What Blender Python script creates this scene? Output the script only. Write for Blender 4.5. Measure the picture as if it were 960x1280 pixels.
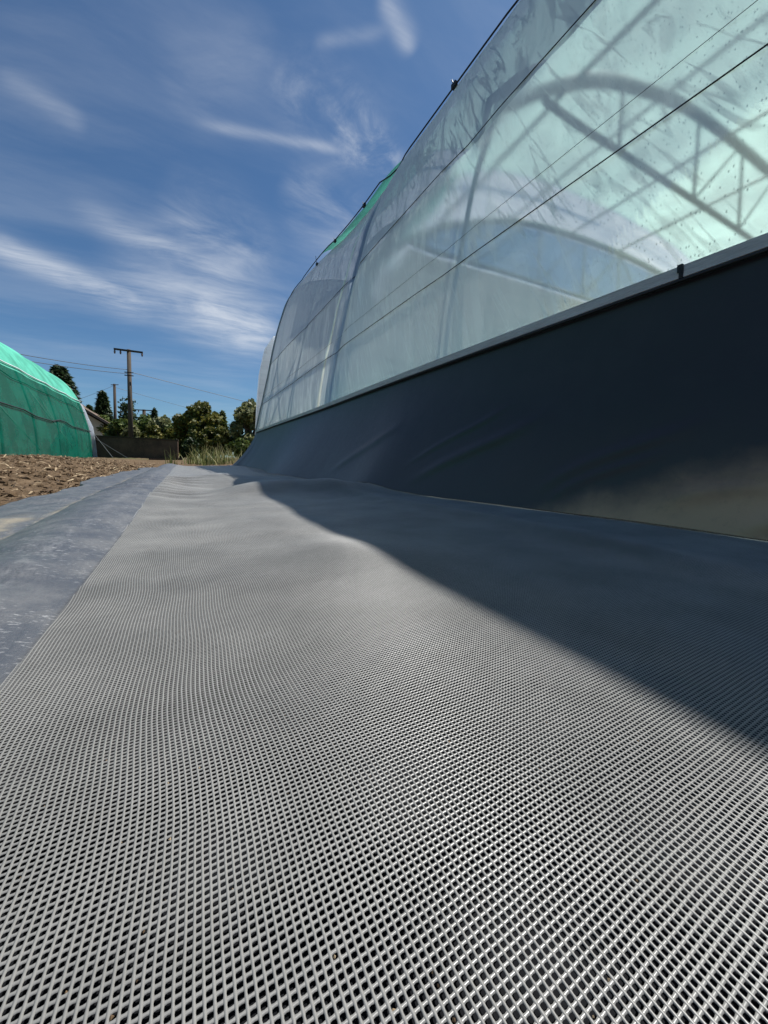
import bpy, bmesh, math, random
import numpy as np
from mathutils import Vector, Matrix
R = math.radians
scene = bpy.context.scene
col = scene.collection
for o in list(bpy.data.objects): bpy.data.objects.remove(o)
random.seed(4); rng = np.random.default_rng(7)

# ------------------------------------------------------------------ camera
H = 0.22                                   # eye height above the net: the camera almost lies on it
cam_d = bpy.data.cameras.new('camera'); cam = bpy.data.objects.new('camera', cam_d); col.objects.link(cam)
cam.location = (0, 0, H)
cam.rotation_euler = (R(88.0), 0, R(-28.2))
cam_d.sensor_fit = 'VERTICAL'; cam_d.sensor_height = 36.0; cam_d.lens = 36.0*463/1280
cam_d.shift_y = -52.0/1280
cam_d.clip_start = 0.005; cam_d.clip_end = 3000
scene.camera = cam

# ------------------------------------------------------------------ light
SUN_DIR = Vector((0.455, 0.07, 0.88)).normalized()      # towards the sun: over the right greenhouse
sun_elev = math.asin(SUN_DIR.z); sun_az = math.atan2(SUN_DIR.x, SUN_DIR.y)
sd = bpy.data.lights.new('sun', 'SUN'); sd.energy = 5.0; sd.angle = R(0.53); sd.color = (1.0, 0.97, 0.92)
sun = bpy.data.objects.new('sun', sd); col.objects.link(sun)
sun.rotation_euler = SUN_DIR.to_track_quat('Z', 'Y').to_euler(); sun.location = (6, 0, 12)

scene.view_settings.view_transform = 'Standard'; scene.view_settings.look = 'None'
scene.view_settings.exposure = 0.50; scene.view_settings.gamma = 1.0
scene.view_settings.use_curve_mapping = False
scene.render.engine = 'CYCLES'
cy = scene.cycles
cy.max_bounces = 10; cy.diffuse_bounces = 4; cy.glossy_bounces = 4; cy.transmission_bounces = 8
cy.transparent_max_bounces = 24; cy.sample_clamp_indirect = 4.0
cy.use_denoising = True

# ------------------------------------------------------------------ image-ray helpers (planning only: where a sight line meets a plane)
YAW, PIT, FPX = R(28.2), R(2.0), 463.0
FW = Vector((math.sin(YAW)*math.cos(PIT), math.cos(YAW)*math.cos(PIT), -math.sin(PIT)))
RT = Vector((math.cos(YAW), -math.sin(YAW), 0)); UPV = RT.cross(FW)
def ray(x, y): return FW + RT*((x-480)/FPX) - UPV*((y-588)/FPX)
def on_y(x, y, Y): d = ray(x, y); return Vector((0, 0, H)) + d*(Y/d.y)

# ------------------------------------------------------------------ node helpers
class NT:
    def __init__(s, tree): s.t = tree; s.n = tree.nodes; s.l = tree.links; s.n.clear()
    def new(s, typ, **kw):
        n = s.n.new(typ)
        for k, v in kw.items(): setattr(n, k, v)
        return n
    def put(s, sock, v):
        if hasattr(v, 'links') or isinstance(v, bpy.types.NodeSocket): s.l.new(v, sock)
        else:
            if isinstance(v, (tuple, list)) and len(v) == 3 and sock.type == 'RGBA': v = (*v, 1)
            sock.default_value = v
    def m(s, op, a, b=None, c=None, clamp=False):
        n = s.new('ShaderNodeMath', operation=op, use_clamp=clamp); s.put(n.inputs[0], a)
        if b is not None: s.put(n.inputs[1], b)
        if c is not None: s.put(n.inputs[2], c)
        return n.outputs[0]
    def vm(s, op, a, b=None):
        n = s.new('ShaderNodeVectorMath', operation=op); s.put(n.inputs[0], a)
        if b is not None: s.put(n.inputs[1], b)
        return n.outputs['Value'] if op in ('DOT_PRODUCT', 'LENGTH') else n.outputs[0]
    def mapping(s, vec, scale=(1,1,1), rot=(0,0,0), loc=(0,0,0)):
        n = s.new('ShaderNodeMapping'); s.put(n.inputs['Vector'], vec); n.inputs['Scale'].default_value = scale
        n.inputs['Rotation'].default_value = rot; n.inputs['Location'].default_value = loc; return n.outputs[0]
    def noise(s, vec, scale, detail=4, rough=.55, dist=0.0):
        n = s.new('ShaderNodeTexNoise'); s.put(n.inputs['Vector'], vec); n.inputs['Scale'].default_value = scale
        n.inputs['Detail'].default_value = detail; n.inputs['Roughness'].default_value = rough
        n.inputs['Distortion'].default_value = dist; return n.outputs['Fac']
    def smooth(s, v, lo, hi, a=0.0, b=1.0):
        n = s.new('ShaderNodeMapRange', interpolation_type='SMOOTHSTEP'); s.put(n.inputs[0], v)
        s.put(n.inputs[1], lo); s.put(n.inputs[2], hi); s.put(n.inputs[3], a); s.put(n.inputs[4], b); return n.outputs[0]
    def mix(s, f, a, b, mode='MIX'):
        n = s.new('ShaderNodeMix', data_type='RGBA', blend_type=mode); s.put(n.inputs[0], f); s.put(n.inputs[6], a); s.put(n.inputs[7], b)
        return n.outputs[2]
    def mix_f(s, f, a, b): return s.m('ADD', a, s.m('MULTIPLY', f, b-a))
    def mixs(s, f, a, b):
        n = s.new('ShaderNodeMixShader'); s.put(n.inputs[0], f); s.l.new(a, n.inputs[1]); s.l.new(b, n.inputs[2]); return n.outputs[0]
    def bump(s, h, strength=.3, dist=.01):
        n = s.new('ShaderNodeBump'); s.put(n.inputs['Height'], h); n.inputs['Strength'].default_value = strength
        n.inputs['Distance'].default_value = dist; return n.outputs[0]
    def pos(s): return s.new('ShaderNodeNewGeometry').outputs['Position']
    def obj(s): return s.new('ShaderNodeTexCoord').outputs['Object']
    def island(s): return s.new('ShaderNodeNewGeometry').outputs['Random Per Island']
    def sep(s, v): n = s.new('ShaderNodeSeparateXYZ'); s.put(n.inputs[0], v); return n.outputs
    def ramp(s, f, stops):
        n = s.new('ShaderNodeValToRGB'); s.put(n.inputs[0], f); e = n.color_ramp.elements
        while len(e) < len(stops): e.new(.5)
        for el, (p, c) in zip(e, stops): el.position = p; el.color = (*c, 1)
        return n.outputs[0]
    def pbsdf(s, color, rough=.6, spec=.5, normal=None, metal=0.0):
        n = s.new('ShaderNodeBsdfPrincipled'); s.put(n.inputs['Base Color'], color); s.put(n.inputs['Roughness'], rough)
        s.put(n.inputs['Specular IOR Level'], spec); s.put(n.inputs['Metallic'], metal)
        if normal is not None: s.l.new(normal, n.inputs['Normal'])
        return n.outputs[0]
    def bs(s, typ, color, normal=None, **kw):
        n = s.new(typ); s.put(n.inputs['Color'], color)
        for k, v in kw.items(): s.put(n.inputs[k], v)
        if normal is not None: s.l.new(normal, n.inputs['Normal'])
        return n.outputs[0]
    def out(s, sh):
        o = s.new('ShaderNodeOutputMaterial'); s.l.new(sh, o.inputs['Surface'])
def material(name):
    m = bpy.data.materials.new(name); m.use_nodes = True; return m, NT(m.node_tree)

# ------------------------------------------------------------------ sky with cirrus
world = bpy.data.worlds.new('World'); scene.world = world; world.use_nodes = True
def build_sky():
    t = NT(world.node_tree)
    d = t.vm('NORMALIZE', t.new('ShaderNodeTexCoord').outputs['Generated'])
    sky = t.new('ShaderNodeTexSky', sky_type='NISHITA', sun_disc=False)
    sky.sun_elevation = sun_elev; sky.sun_rotation = sun_az
    sky.altitude = 300; sky.air_density = 1.0; sky.dust_density = 0.6; sky.ozone_density = 3.0
    z = t.m('MAXIMUM', t.sep(d)[2], 0.02)
    inv = t.m('DIVIDE', 1.0, t.m('ADD', z, 0.12))
    sc = t.new('ShaderNodeVectorMath', operation='SCALE'); t.put(sc.inputs[0], d); t.put(sc.inputs['Scale'], inv)
    flat = sc.outputs[0]                                   # the cloud layer seen as a flat ceiling
    warp = t.noise(flat, 1.3, 3)
    wv = t.new('ShaderNodeVectorMath', operation='MULTIPLY_ADD')
    comb = t.new('ShaderNodeCombineXYZ'); t.put(comb.inputs[0], warp); t.put(comb.inputs[1], t.noise(flat, 1.9, 3))
    t.put(wv.inputs[0], comb.outputs[0]); wv.inputs[1].default_value = (.16, .16, 0); t.put(wv.inputs[2], flat)
    fl = wv.outputs[0]
    streak = t.noise(t.mapping(fl, (1.2, 3.4, 1), (0, 0, R(-22))), 1.5, 10, .64, .55)
    streak2 = t.noise(t.mapping(fl, (1.3, 3.0, 1), (0, 0, R(-60))), 1.4, 10, .62, .7)
    puff = t.noise(fl, 9, 6, .65, .4)
    def wisp(p, q, width, reach, soft=1.0):
        a = ray(*p).normalized(); b = ray(*q).normalized(); n = a.cross(b).normalized(); c = (a+b).normalized()
        half = math.acos(max(-1, min(1, a.dot(c))))
        off = t.m('ADD', t.vm('DOT_PRODUCT', d, tuple(n)), t.m('MULTIPLY', t.m('SUBTRACT', warp, .5), width*1.5))
        across = t.m('EXPONENT', t.m('MULTIPLY', t.m('POWER', t.m('DIVIDE', off, width), 2.0), -1.0))
        al = t.vm('DOT_PRODUCT', d, tuple(c))
        along = t.smooth(al, math.cos(half*reach), math.cos(half*reach*.45))
        return t.m('MULTIPLY', across, along)
    wisps = [((-40,296),(175,384),.024,1.25,.52,'s'), ((150,345),(360,435),.055,1.35,.27,'s'), ((350,105),(480,205),.050,1.3,.36,'p'),
             ((420,165),(500,215),.030,1.3,.30,'p'), ((255,155),(430,190),.009,1.2,.26,'s'), ((480,-10),(515,60),.018,1.3,.36,'s'),
             ((395,55),(480,40),.010,1.2,.15,'s'), ((110,270),(290,345),.022,1.3,.28,'s'), ((220,240),(330,330),.075,1.4,.16,'t'),
             ((370,240),(445,300),.080,1.6,.26,'t'), ((0,95),(100,160),.018,1.3,.13,'s'), ((200,300),(330,420),.11,1.5,.20,'t'),
             ((230,120),(330,60),.06,1.5,.10,'t'), ((330,420),(250,380),.05,1.4,.20,'s'), ((700,-200),(900,-100),.12,1.6,.25,'t')]
    total = None
    fib = t.noise(t.mapping(fl, (2.0, 22, 1), (0, 0, R(-38))), 2.0, 6, .6, .2)
    sm = t.m('ADD', t.m('MULTIPLY', streak, .80), t.m('MULTIPLY', fib, .20))
    tex = {'s': t.smooth(sm, .26, .74), 't': t.smooth(streak2, .30, .76),
           'p': t.m('MULTIPLY', t.smooth(puff, .32, .72), t.smooth(streak2, .25, .65))}
    for p, q, w, rch, amp, k in wisps:
        v = t.m('MULTIPLY', t.m('MULTIPLY', wisp(p, q, w, rch), tex[k]), amp*1.45)
        total = v if total is None else t.m('ADD', total, v)
    veil = t.m('MULTIPLY', t.smooth(t.noise(t.mapping(fl, (.8, 2.6, 1), (0, 0, R(-45))), 1.1, 7, .6), .36, .82), .15)
    cover = t.m('MINIMUM', t.m('ADD', total, veil), .80)
    skyc = t.mix(1.0, sky.outputs[0], (0.70, 0.95, 1.10, 1), 'MULTIPLY')
    c = t.mix(cover, skyc, (9.2, 9.7, 10.4, 1))
    bg = t.new('ShaderNodeBackground'); t.put(bg.inputs['Color'], c); bg.inputs['Strength'].default_value = 0.060
    o = t.new('ShaderNodeOutputWorld'); t.l.new(bg.outputs[0], o.inputs['Surface'])
build_sky()

# ------------------------------------------------------------------ object helpers
def link(name, me, mat=None, parent=None, smooth=False):
    if mat is not None:
        for mm in (mat if isinstance(mat, (list, tuple)) else [mat]): me.materials.append(mm)
    o = bpy.data.objects.new(name, me); col.objects.link(o)
    if parent is not None: o.parent = parent; o.matrix_parent_inverse = Matrix.Translation(parent.location).inverted()
    if smooth: me.polygons.foreach_set('use_smooth', np.ones(len(me.polygons), dtype=bool))
    return o
def tag(o, label=None, cat=None, group=None, kind=None):
    for k, v in (('label', label), ('category', cat), ('group', group), ('kind', kind)):
        if v: o[k] = v
    return o
def thing(name, loc, label, cat, group=None):
    o = bpy.data.objects.new(name, None); col.objects.link(o); o.location = loc; o.empty_display_size = .3
    bpy.context.view_layer.update()
    return tag(o, label, cat, group)
def mesh_np(name, v, quads, mat_idx=None):
    me = bpy.data.meshes.new(name); v = np.ascontiguousarray(v, dtype=np.float32); q = np.ascontiguousarray(quads, dtype=np.int32)
    me.vertices.add(len(v)); me.vertices.foreach_set('co', v.ravel())
    k = q.shape[1]; me.loops.add(q.size); me.loops.foreach_set('vertex_index', q.ravel())
    me.polygons.add(len(q)); me.polygons.foreach_set('loop_start', np.arange(0, q.size, k, dtype=np.int32))
    if mat_idx is not None: me.polygons.foreach_set('material_index', np.ascontiguousarray(mat_idx, dtype=np.int32))
    me.update(calc_edges=True); me.validate(); return me
def grid_quads(nu, nv, base=0):
    i = np.arange(nu-1)[:, None]*nv + np.arange(nv-1)[None, :] + base
    return np.stack([i, i+nv, i+nv+1, i+1], -1).reshape(-1, 4)
def grid_mesh(name, P):                                     # P[nu, nv, 3]
    nu, nv = P.shape[:2]; return mesh_np(name, P.reshape(-1, 3), grid_quads(nu, nv))
class MB:
    def __init__(s): s.v = []; s.f = []
    def add(s, vs, fs): b = len(s.v); s.v += [tuple(x) for x in vs]; s.f += [tuple(i+b for i in f) for f in fs]
    def box(s, lo, hi, M=None):
        x0, y0, z0 = lo; x1, y1, z1 = hi
        vs = [Vector(p) for p in ((x0,y0,z0),(x1,y0,z0),(x1,y1,z0),(x0,y1,z0),(x0,y0,z1),(x1,y0,z1),(x1,y1,z1),(x0,y1,z1))]
        if M is not None: vs = [M @ p for p in vs]
        s.add(vs, [(0,3,2,1),(4,5,6,7),(0,1,5,4),(1,2,6,5),(2,3,7,6),(3,0,4,7)])
    def tube(s, pts, rad, n=8, caps=True, squash=None):
        pts = [Vector(p) for p in pts]; rads = rad if isinstance(rad, (list, tuple)) else [rad]*len(pts)
        vs = []; prev = None
        for i, p in enumerate(pts):
            tdir = (pts[min(i+1, len(pts)-1)] - pts[max(i-1, 0)]).normalized()
            a = prev if prev is not None else (Vector((0,0,1)) if abs(tdir.z) < .9 else Vector((1,0,0)))
            sx = tdir.cross(a).normalized(); a2 = sx.cross(tdir).normalized(); prev = a2
            for k in range(n):
                an = 2*math.pi*k/n; vs.append(p + (sx*math.cos(an) + a2*math.sin(an))*rads[i])
        fs = []
        for i in range(len(pts)-1):
            for k in range(n):
                fs.append((i*n+k, i*n+(k+1) % n, (i+1)*n+(k+1) % n, (i+1)*n+k))
        if caps: fs += [tuple(range(n))[::-1], tuple((len(pts)-1)*n+k for k in range(n))]
        s.add(vs, fs)
    def prism(s, poly, depth):                              # poly: list of Vector, depth: Vector
        n = len(poly); vs = [Vector(p) for p in poly] + [Vector(p)+depth for p in poly]
        s.add(vs, [tuple(range(n))[::-1], tuple(range(n, 2*n))] + [(i, (i+1) % n, n+(i+1) % n, n+i) for i in range(n)])
    def build(s, name, mat, parent=None, smooth=False, bevel=0):
        me = bpy.data.meshes.new(name); me.from_pydata(s.v, [], s.f)
        bm = bmesh.new(); bm.from_mesh(me); bmesh.ops.recalc_face_normals(bm, faces=bm.faces)
        if bevel: bmesh.ops.bevel(bm, geom=bm.edges[:], offset=bevel, segments=2, affect='EDGES')
        bm.to_mesh(me); bm.free(); me.update()
        return link(name, me, mat, parent, smooth)
def sstep(x, a, b): u = np.clip((x-a)/(b-a), 0, 1); return u*u*(3-2*u)
def wob(x, y, s, seed):                                     # cheap smooth pseudo noise for numpy arrays
    r = np.random.default_rng(seed); out = 0
    for k in range(6):
        a = r.uniform(0, 2*math.pi); f = s*r.uniform(.6, 1.9); out = out + np.sin((x*math.cos(a)+y*math.sin(a))*f + r.uniform(0, 6.3))
    return out/6

# ------------------------------------------------------------------ surfaces
def net_z(x, y):
    z = 0.0*x*y
    z = z + .070*np.exp(-((y-2.42-.10*np.sin(x*4))/.30)**2)*sstep(x, .02, .50)*(1-.5*sstep(x, .8, 1.2))        # humps under the net
    z = z + .004*np.exp(-((x-.62)/.30)**2 - ((y-1.25)/.24)**2) + .014*np.exp(-((x-.35)/.14)**2 - ((y-.80)/.16)**2)
    z = z + .050*np.exp(-((x-.30)/.40)**2 - ((y-4.35)/.45)**2)
    z = z + .035*np.exp(-((x-.05)/.30)**2 - ((y-6.0)/.9)**2)
    z = z - .050*np.exp(-((x-.45)/.45)**2 - ((y-3.25)/.36)**2)
    z = z + .030*sstep(y, 5.5, 8.5)
    z = z + .030*np.exp(-((x+.17)/.12)**2)*sstep(y, .9, 2.6)           # the edge climbs on the rolled sheet
    z = z + .003*sstep(x, .85, 1.25)*(1+.6*np.sin(y*2.3+.5))
    z = z + .010*np.exp(-((x-.92-.05*np.sin(y*2))/.07)**2)*sstep(y, .2, .5)
    z = z + .0035*wob(x, y, 7.0, 3)*sstep(y, .15, .9) + .0022*wob(x, y, 17.0, 5)*sstep(y, .3, 1.2)
    z = z + .006*np.sin(y*26 + 5*x + 2*np.sin(y*5))*np.exp(-((x+.05)/.16)**2)*sstep(y, 1.4, 2.4)*(1-sstep(y, 4, 5))
    return z
def edge_l(y): return -.166 - .018*np.clip(y-2.6, 0, 9) + .005*np.sin(y*5.1) + .0035*np.sin(y*11.3) + .0015*np.sin(y*29)
def sheet_z(x, y):                                          # black film: under the net, rolled beside it
    z = net_z(np.maximum(x, -.17), y) - .006
    el = -.17
    roll = np.clip((el+.03-x)/.30, 0, 1)
    z = z + .030*np.sin(math.pi*roll)*(1+.25*np.sin(y*1.7)) * (x < el+.03)
    out = sstep(-x, .44, .52)
    z = z*(1-out) + out*(-.012 + .018*sstep(y, 2, 5) + .012*wob(x, y, 5, 11))
    z = z - .014*np.exp(-((x+.47)/.025)**2)                            # the fold
    amp = sstep(-x, .16, .30)*(1-sstep(-x, .47, .56))
    z = z + amp*.0075*np.sin(y*38 + 9*x + 3*np.sin(y*2.7))*sstep(np.sin(y*2.1+.8), -.5, .8)
    z = z + sstep(-x, .50, .6)*.012*np.abs(wob(x, y, 16, 21))
    return z
def ground_z(x, y):
    bank = sstep(-x, .70, 2.6)
    z = -.055 + bank*(.285 - .05*sstep(y, 8, 16)) + .035*bank*wob(x, y, 3.1, 31) + .03*bank*wob(x, y, 10, 33) + .012*bank*wob(x, y, 27, 35)
    far = sstep(y, 10, 16)*(1-bank)
    z = z + far*.17
    z = z + .12*sstep(np.abs(x), 30, 60) + .05*sstep(np.abs(y), 30, 80)
    inside = sstep(x, 1.25, 1.6); z = z*(1-inside*(1-sstep(y, 10, 14)))
    return z

# ------------------------------------------------------------------ materials
def m_ground():
    m, t = material('soil'); p = t.pos()
    a = t.noise(p, 3.0, 8, .65); b = t.noise(p, 38, 5, .7); g = t.noise(p, .35, 4, .6)
    c = t.ramp(t.m('ADD', t.m('MULTIPLY', a, .55), t.m('MULTIPLY', b, .45)), [(.30, (.045,.029,.017)), (.5, (.125,.083,.048)), (.72, (.22,.155,.098))])
    y = t.sep(p)[1]
    grass = t.m('MULTIPLY', t.smooth(y, 13, 22), t.smooth(g, .38, .6))
    c = t.mix(grass, c, t.ramp(b, [(.3, (.035,.045,.015)), (.7, (.12,.12,.05))]))
    h = t.m('ADD', t.noise(p, 14, 8, .7), t.m('MULTIPLY', t.noise(p, 70, 4, .7), .4))
    t.out(t.pbsdf(c, .95, .15, t.bump(h, .8, .05))); return m
def m_net(near=True):
    m, t = material('grey_plastic_net' if near else 'grey_plastic_net_distant'); p = t.pos()
    n = t.noise(p, 6, 5, .6); f = t.noise(p, 260, 3, .6)
    if near:
        c = t.ramp(n, [(.3, (.155,.152,.143)), (.7, (.235,.23,.217))])
        dirt = t.m('MULTIPLY', t.smooth(t.noise(p, 30, 6, .7), .60, .78), .35)
        c = t.mix(dirt, c, (.15,.12,.085))
        t.out(t.pbsdf(c, t.m('ADD', .22, t.m('MULTIPLY', f, .22)), .62))
    else:
        s = t.sep(p); wx = t.m('FRACT', t.m('DIVIDE', s[0], .0038)); wy = t.m('FRACT', t.m('DIVIDE', s[1], .0036))
        hole = t.m('MULTIPLY', t.smooth(t.m('ABSOLUTE', t.m('SUBTRACT', wx, .5)), .30, .36, 1, 0), t.smooth(t.m('ABSOLUTE', t.m('SUBTRACT', wy, .5)), .22, .28, 1, 0))
        c = t.mix(hole, (.24,.236,.225), (.01,.0105,.012))
        t.out(t.pbsdf(c, .42, .5))
    return m
def m_black_sheet():
    m, t = material('black_polythene_sheet'); p = t.pos(); s = t.sep(p); x, y = s[0], s[1]
    n = t.noise(p, 9, 7, .65)
    dust = t.m('MULTIPLY', t.smooth(n, .36, .66), .30)
    sp = t.smooth(t.noise(t.mapping(p, (.30, 1, 1)), 190, 3, .6), .58, .66)
    sp2 = t.m('MULTIPLY', sp, t.smooth(t.noise(p, 6, 4), .38, .56))
    lane = t.m('MULTIPLY', t.smooth(t.m('ABSOLUTE', t.m('ADD', x, .255)), .0, .022, 1, 0), t.smooth(t.noise(t.mapping(p, (1, .5, 1)), 60, 4, .7), .47, .58))
    fold_d = t.m('ADD', t.m('ABSOLUTE', t.m('ADD', x, .485)), t.m('MULTIPLY', t.noise(p, 7, 5, .6), .16))
    fold = t.m('MULTIPLY', t.smooth(fold_d, .065, .125, 1, 0), t.smooth(t.noise(t.mapping(p, (1, .45, 1)), 11, 7, .7), .40, .60))
    patch = t.m('MULTIPLY', t.smooth(t.m('ADD', t.m('ABSOLUTE', t.m('ADD', x, .56)), t.m('MULTIPLY', n, .2)),   .09, .17, 1, 0),
                t.smooth(t.m('ADD', t.m('ABSOLUTE', t.m('SUBTRACT', y, 1.55)), t.m('MULTIPLY', n, .5)), .45, .75, 1, 0))
    c = t.mix(dust, (.052,.057,.067), (.20,.197,.19))
    c = t.mix(t.m('MAXIMUM', t.m('MULTIPLY', sp2, .42), t.m('MULTIPLY', lane, .14)), c, (.40,.40,.40))
    c = t.mix(t.m('MAXIMUM', t.m('MULTIPLY', fold, .75), t.m('MULTIPLY', patch, .7)), c, (.30,.25,.175))
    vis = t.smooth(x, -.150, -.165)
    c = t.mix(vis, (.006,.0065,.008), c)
    h = t.m('ADD', t.noise(t.mapping(p, (1, .35, 1)), 38, 5, .6), t.m('MULTIPLY', t.noise(p, 160, 3), .25))
    t.out(t.pbsdf(c, t.m('ADD', t.mix_f(vis, .7, .36), t.m('MULTIPLY', n, .25)), t.mix_f(vis, .08, .6), t.bump(h, .45, .012))); return m
def m_apron():
    m, t = material('black_apron_film'); p = t.pos(); s = t.sep(p); y, z = s[1], s[2]
    n = t.noise(p, 4.5, 7, .62); n2 = t.noise(p, 30, 5, .7)
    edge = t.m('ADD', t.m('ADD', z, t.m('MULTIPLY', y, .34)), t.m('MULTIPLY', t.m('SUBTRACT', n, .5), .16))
    bounce_tint = t.m('MULTIPLY', t.smooth(edge, .41, .23), t.smooth(n2, .25, .5, .8, 1))  # warm light bouncing off the sunlit net, painted into the apron's foot
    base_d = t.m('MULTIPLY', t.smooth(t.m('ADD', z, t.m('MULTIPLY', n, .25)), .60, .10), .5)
    c = t.mix(t.m('MULTIPLY', t.smooth(n, .40, .7), .10), (.023,.0185,.024), (.08,.072,.075))
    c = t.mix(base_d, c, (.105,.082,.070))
    c = t.mix(bounce_tint, c, (.60,.36,.20))
    w = t.noise(t.mapping(p, (1, 1, .8), (R(38), 0, 0)), 6, 5, .5, .6)
    h = t.m('ADD', t.m('MULTIPLY', w, .6), t.m('MULTIPLY', t.noise(p, 400, 2), .02))
    t.out(t.pbsdf(c, t.m('ADD', .34, t.m('MULTIPLY', n2, .16)), .5, t.bump(h, .18, .02))); return m
def m_film(name, clear, tint, glow, drops=True, blur=None):
    m, t = material(name); p = t.pos(); s = t.sep(p); y, z = s[1], s[2]
    # soft creases running down the sheet, leaning along it
    q = t.new('ShaderNodeCombineXYZ'); t.put(q.inputs[0], t.m('ADD', y, t.m('MULTIPLY', z, -.33))); t.put(q.inputs[1], t.m('MULTIPLY', z, .16)); t.put(q.inputs[2], t.m('MULTIPLY', s[0], .1))
    st = t.noise(q.outputs[0], 9, 6, .62, .35); st2 = t.noise(q.outputs[0], 3.2, 4, .6, .5)
    cloud = t.noise(p, 1.7, 5, .6)
    crease = t.m('MULTIPLY', t.smooth(st, .52, .62), .16)
    fac = t.m('ADD', clear, t.m('MULTIPLY', t.m('SUBTRACT', st2, .5), -.35)); fac = t.m('SUBTRACT', fac, crease)
    q2 = t.new('ShaderNodeCombineXYZ'); t.put(q2.inputs[0], t.m('ADD', y, t.m('MULTIPLY', z, -.62))); t.put(q2.inputs[1], t.m('MULTIPLY', z, .10))
    fold = t.m('MULTIPLY', t.smooth(t.m('ABSOLUTE', t.m('SUBTRACT', t.noise(q2.outputs[0], 7, 3, .5, .1), .5)), 0.0, .028, 1, 0), t.smooth(cloud, .36, .52))
    fac = t.m('SUBTRACT', fac, t.m('MULTIPLY', fold, .30))
    fac = t.m('ADD', fac, t.m('MULTIPLY', t.m('SUBTRACT', cloud, .5), .25))
    dens = 0.0
    if drops:
        v = t.new('ShaderNodeTexVoronoi', feature='F1'); t.put(v.inputs['Vector'], t.mapping(p, (1, 1, .38), (R(-22), 0, 0))); v.inputs['Scale'].default_value = 88
        rnd = t.sep(v.outputs['Color'])[0]
        dot = t.m('MULTIPLY', t.smooth(v.outputs['Distance'],  .10, .23, 1, 0), t.smooth(rnd, .18, .24))
        dens = t.m('MULTIPLY', dot, t.smooth(t.noise(p, 2.2, 3), .28, .50))
    if drops: fac = t.m('MULTIPLY', fac, t.m('SUBTRACT', 1.0, t.m('MULTIPLY', dens, .8)))
    fac = t.m('MAXIMUM', fac, .04)
    bmp = t.bump(t.m('ADD', t.m('MULTIPLY', st, .5), st2), .22, .03)
    glc = t.mix(t.m('MULTIPLY', fold, .35), glow, tuple(g*.55 for g in glow))
    glc = t.mix(t.m('MULTIPLY', dens, .6) if drops else 0.0, glc, (.16,.21,.21, 1))
    tl = t.bs('ShaderNodeBsdfTranslucent', glc, bmp); df = t.bs('ShaderNodeBsdfDiffuse', glc, bmp)
    body = t.mixs(.18, tl, df)
    tr = t.bs('ShaderNodeBsdfTransparent', tint) if blur is None else t.bs('ShaderNodeBsdfRefraction', tint, Roughness=blur, IOR=1.05)
    sh = t.mixs(fac, body, tr)
    fr = t.new('ShaderNodeFresnel'); fr.inputs['IOR'].default_value = 1.42; t.l.new(bmp, fr.inputs['Normal'])
    gl = t.bs('ShaderNodeBsdfGlossy', (.9,.95,1.0), bmp, Roughness=.28)
    t.out(t.mixs(t.m('MULTIPLY', fr.outputs[0], .30, clamp=True), sh, gl)); return m
def m_shade_net(name, colr, openness, diff=.30):
    m, t = material(name); p = t.pos()
    n = t.noise(p, 1.1, 5, .6); f = t.noise(t.mapping(p, (30, 30, 6)), 6, 3, .6)
    c = t.mix(t.smooth(n, .35, .65), colr, tuple(x*.60 for x in colr))
    c = t.mix(t.m('MULTIPLY', t.smooth(f, .4, .7), .2), c, tuple(min(1, x*1.3) for x in colr))
    tl = t.bs('ShaderNodeBsdfTranslucent', c); df = t.bs('ShaderNodeBsdfDiffuse', c)
    body = t.mixs(diff, tl, df)
    t.out(t.mixs(openness, body, t.bs('ShaderNodeBsdfTransparent', (1, 1, 1)))); return m
def m_plain(name, c1, c2, rough=.6, scale=6, metal=0.0, bump=.2, spec=.4, stretch=(1,1,1)):
    m, t = material(name); p = t.mapping(t.obj(), stretch)
    n = t.noise(p, scale, 7, .65); f = t.noise(p, scale*9, 4, .7)
    c = t.ramp(t.m('ADD', t.m('MULTIPLY', n, .65), t.m('MULTIPLY', f, .35)), [(.32, c1), (.68, c2)])
    t.out(t.pbsdf(c, rough, spec, t.bump(f, bump, .01), metal)); return m
def m_leaf(name, dark, mid, light):
    m, t = material(name); r = t.island(); p = t.pos()
    c = t.ramp(t.m('ADD', t.m('MULTIPLY', r, .6), t.m('MULTIPLY', t.noise(p, .9, 3), .4)), [(.2, dark), (.5, mid), (.85, light)])
    tl = t.bs('ShaderNodeBsdfTranslucent', c); pr = t.pbsdf(c, .55, .3)
    t.out(t.mixs(.28, pr, tl)); return m
def m_chip():
    m, t = material('dry_straw'); r = t.island()
    c = t.ramp(r, [(.0, (.03,.019,.012)), (.45, (.105,.068,.038)), (.8, (.20,.138,.08)), (.98, (.42,.33,.21))])
    t.out(t.pbsdf(c, .8, .25)); return m

M = {}
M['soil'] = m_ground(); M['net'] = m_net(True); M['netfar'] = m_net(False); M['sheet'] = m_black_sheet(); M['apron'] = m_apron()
M['film_wall'] = m_film('clear_film_wall', .51, (.96,1.0,.965), (.90,.97,.92), blur=.23)
M['film_roof'] = m_film('clear_film_roof', .56, (.95,.98,.98), (.90,.92,.92), drops=False)
M['film_crest'] = m_film('grey_doubled_film', .20, (.8,.85,.86), (.40,.44,.46), drops=False)
M['film_lap'] = m_film('dark_lapped_film', .12, (.6,.66,.7), (.10,.12,.135), drops=False)  # lapped film at the seam, coloured darker than the other films
M['film_bright'] = m_film('white_film', .10, (.95,.97,1.0), (.92,.94,.97), drops=False)
M['film_gable'] = m_film('milky_film', .15, (.93,.93,.90), (.84,.83,.79), drops=False)
M['film_lunette'] = m_film('blue_clear_film', .30, (.60,.78,1.0), (.62,.76,.94), drops=False)
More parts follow.
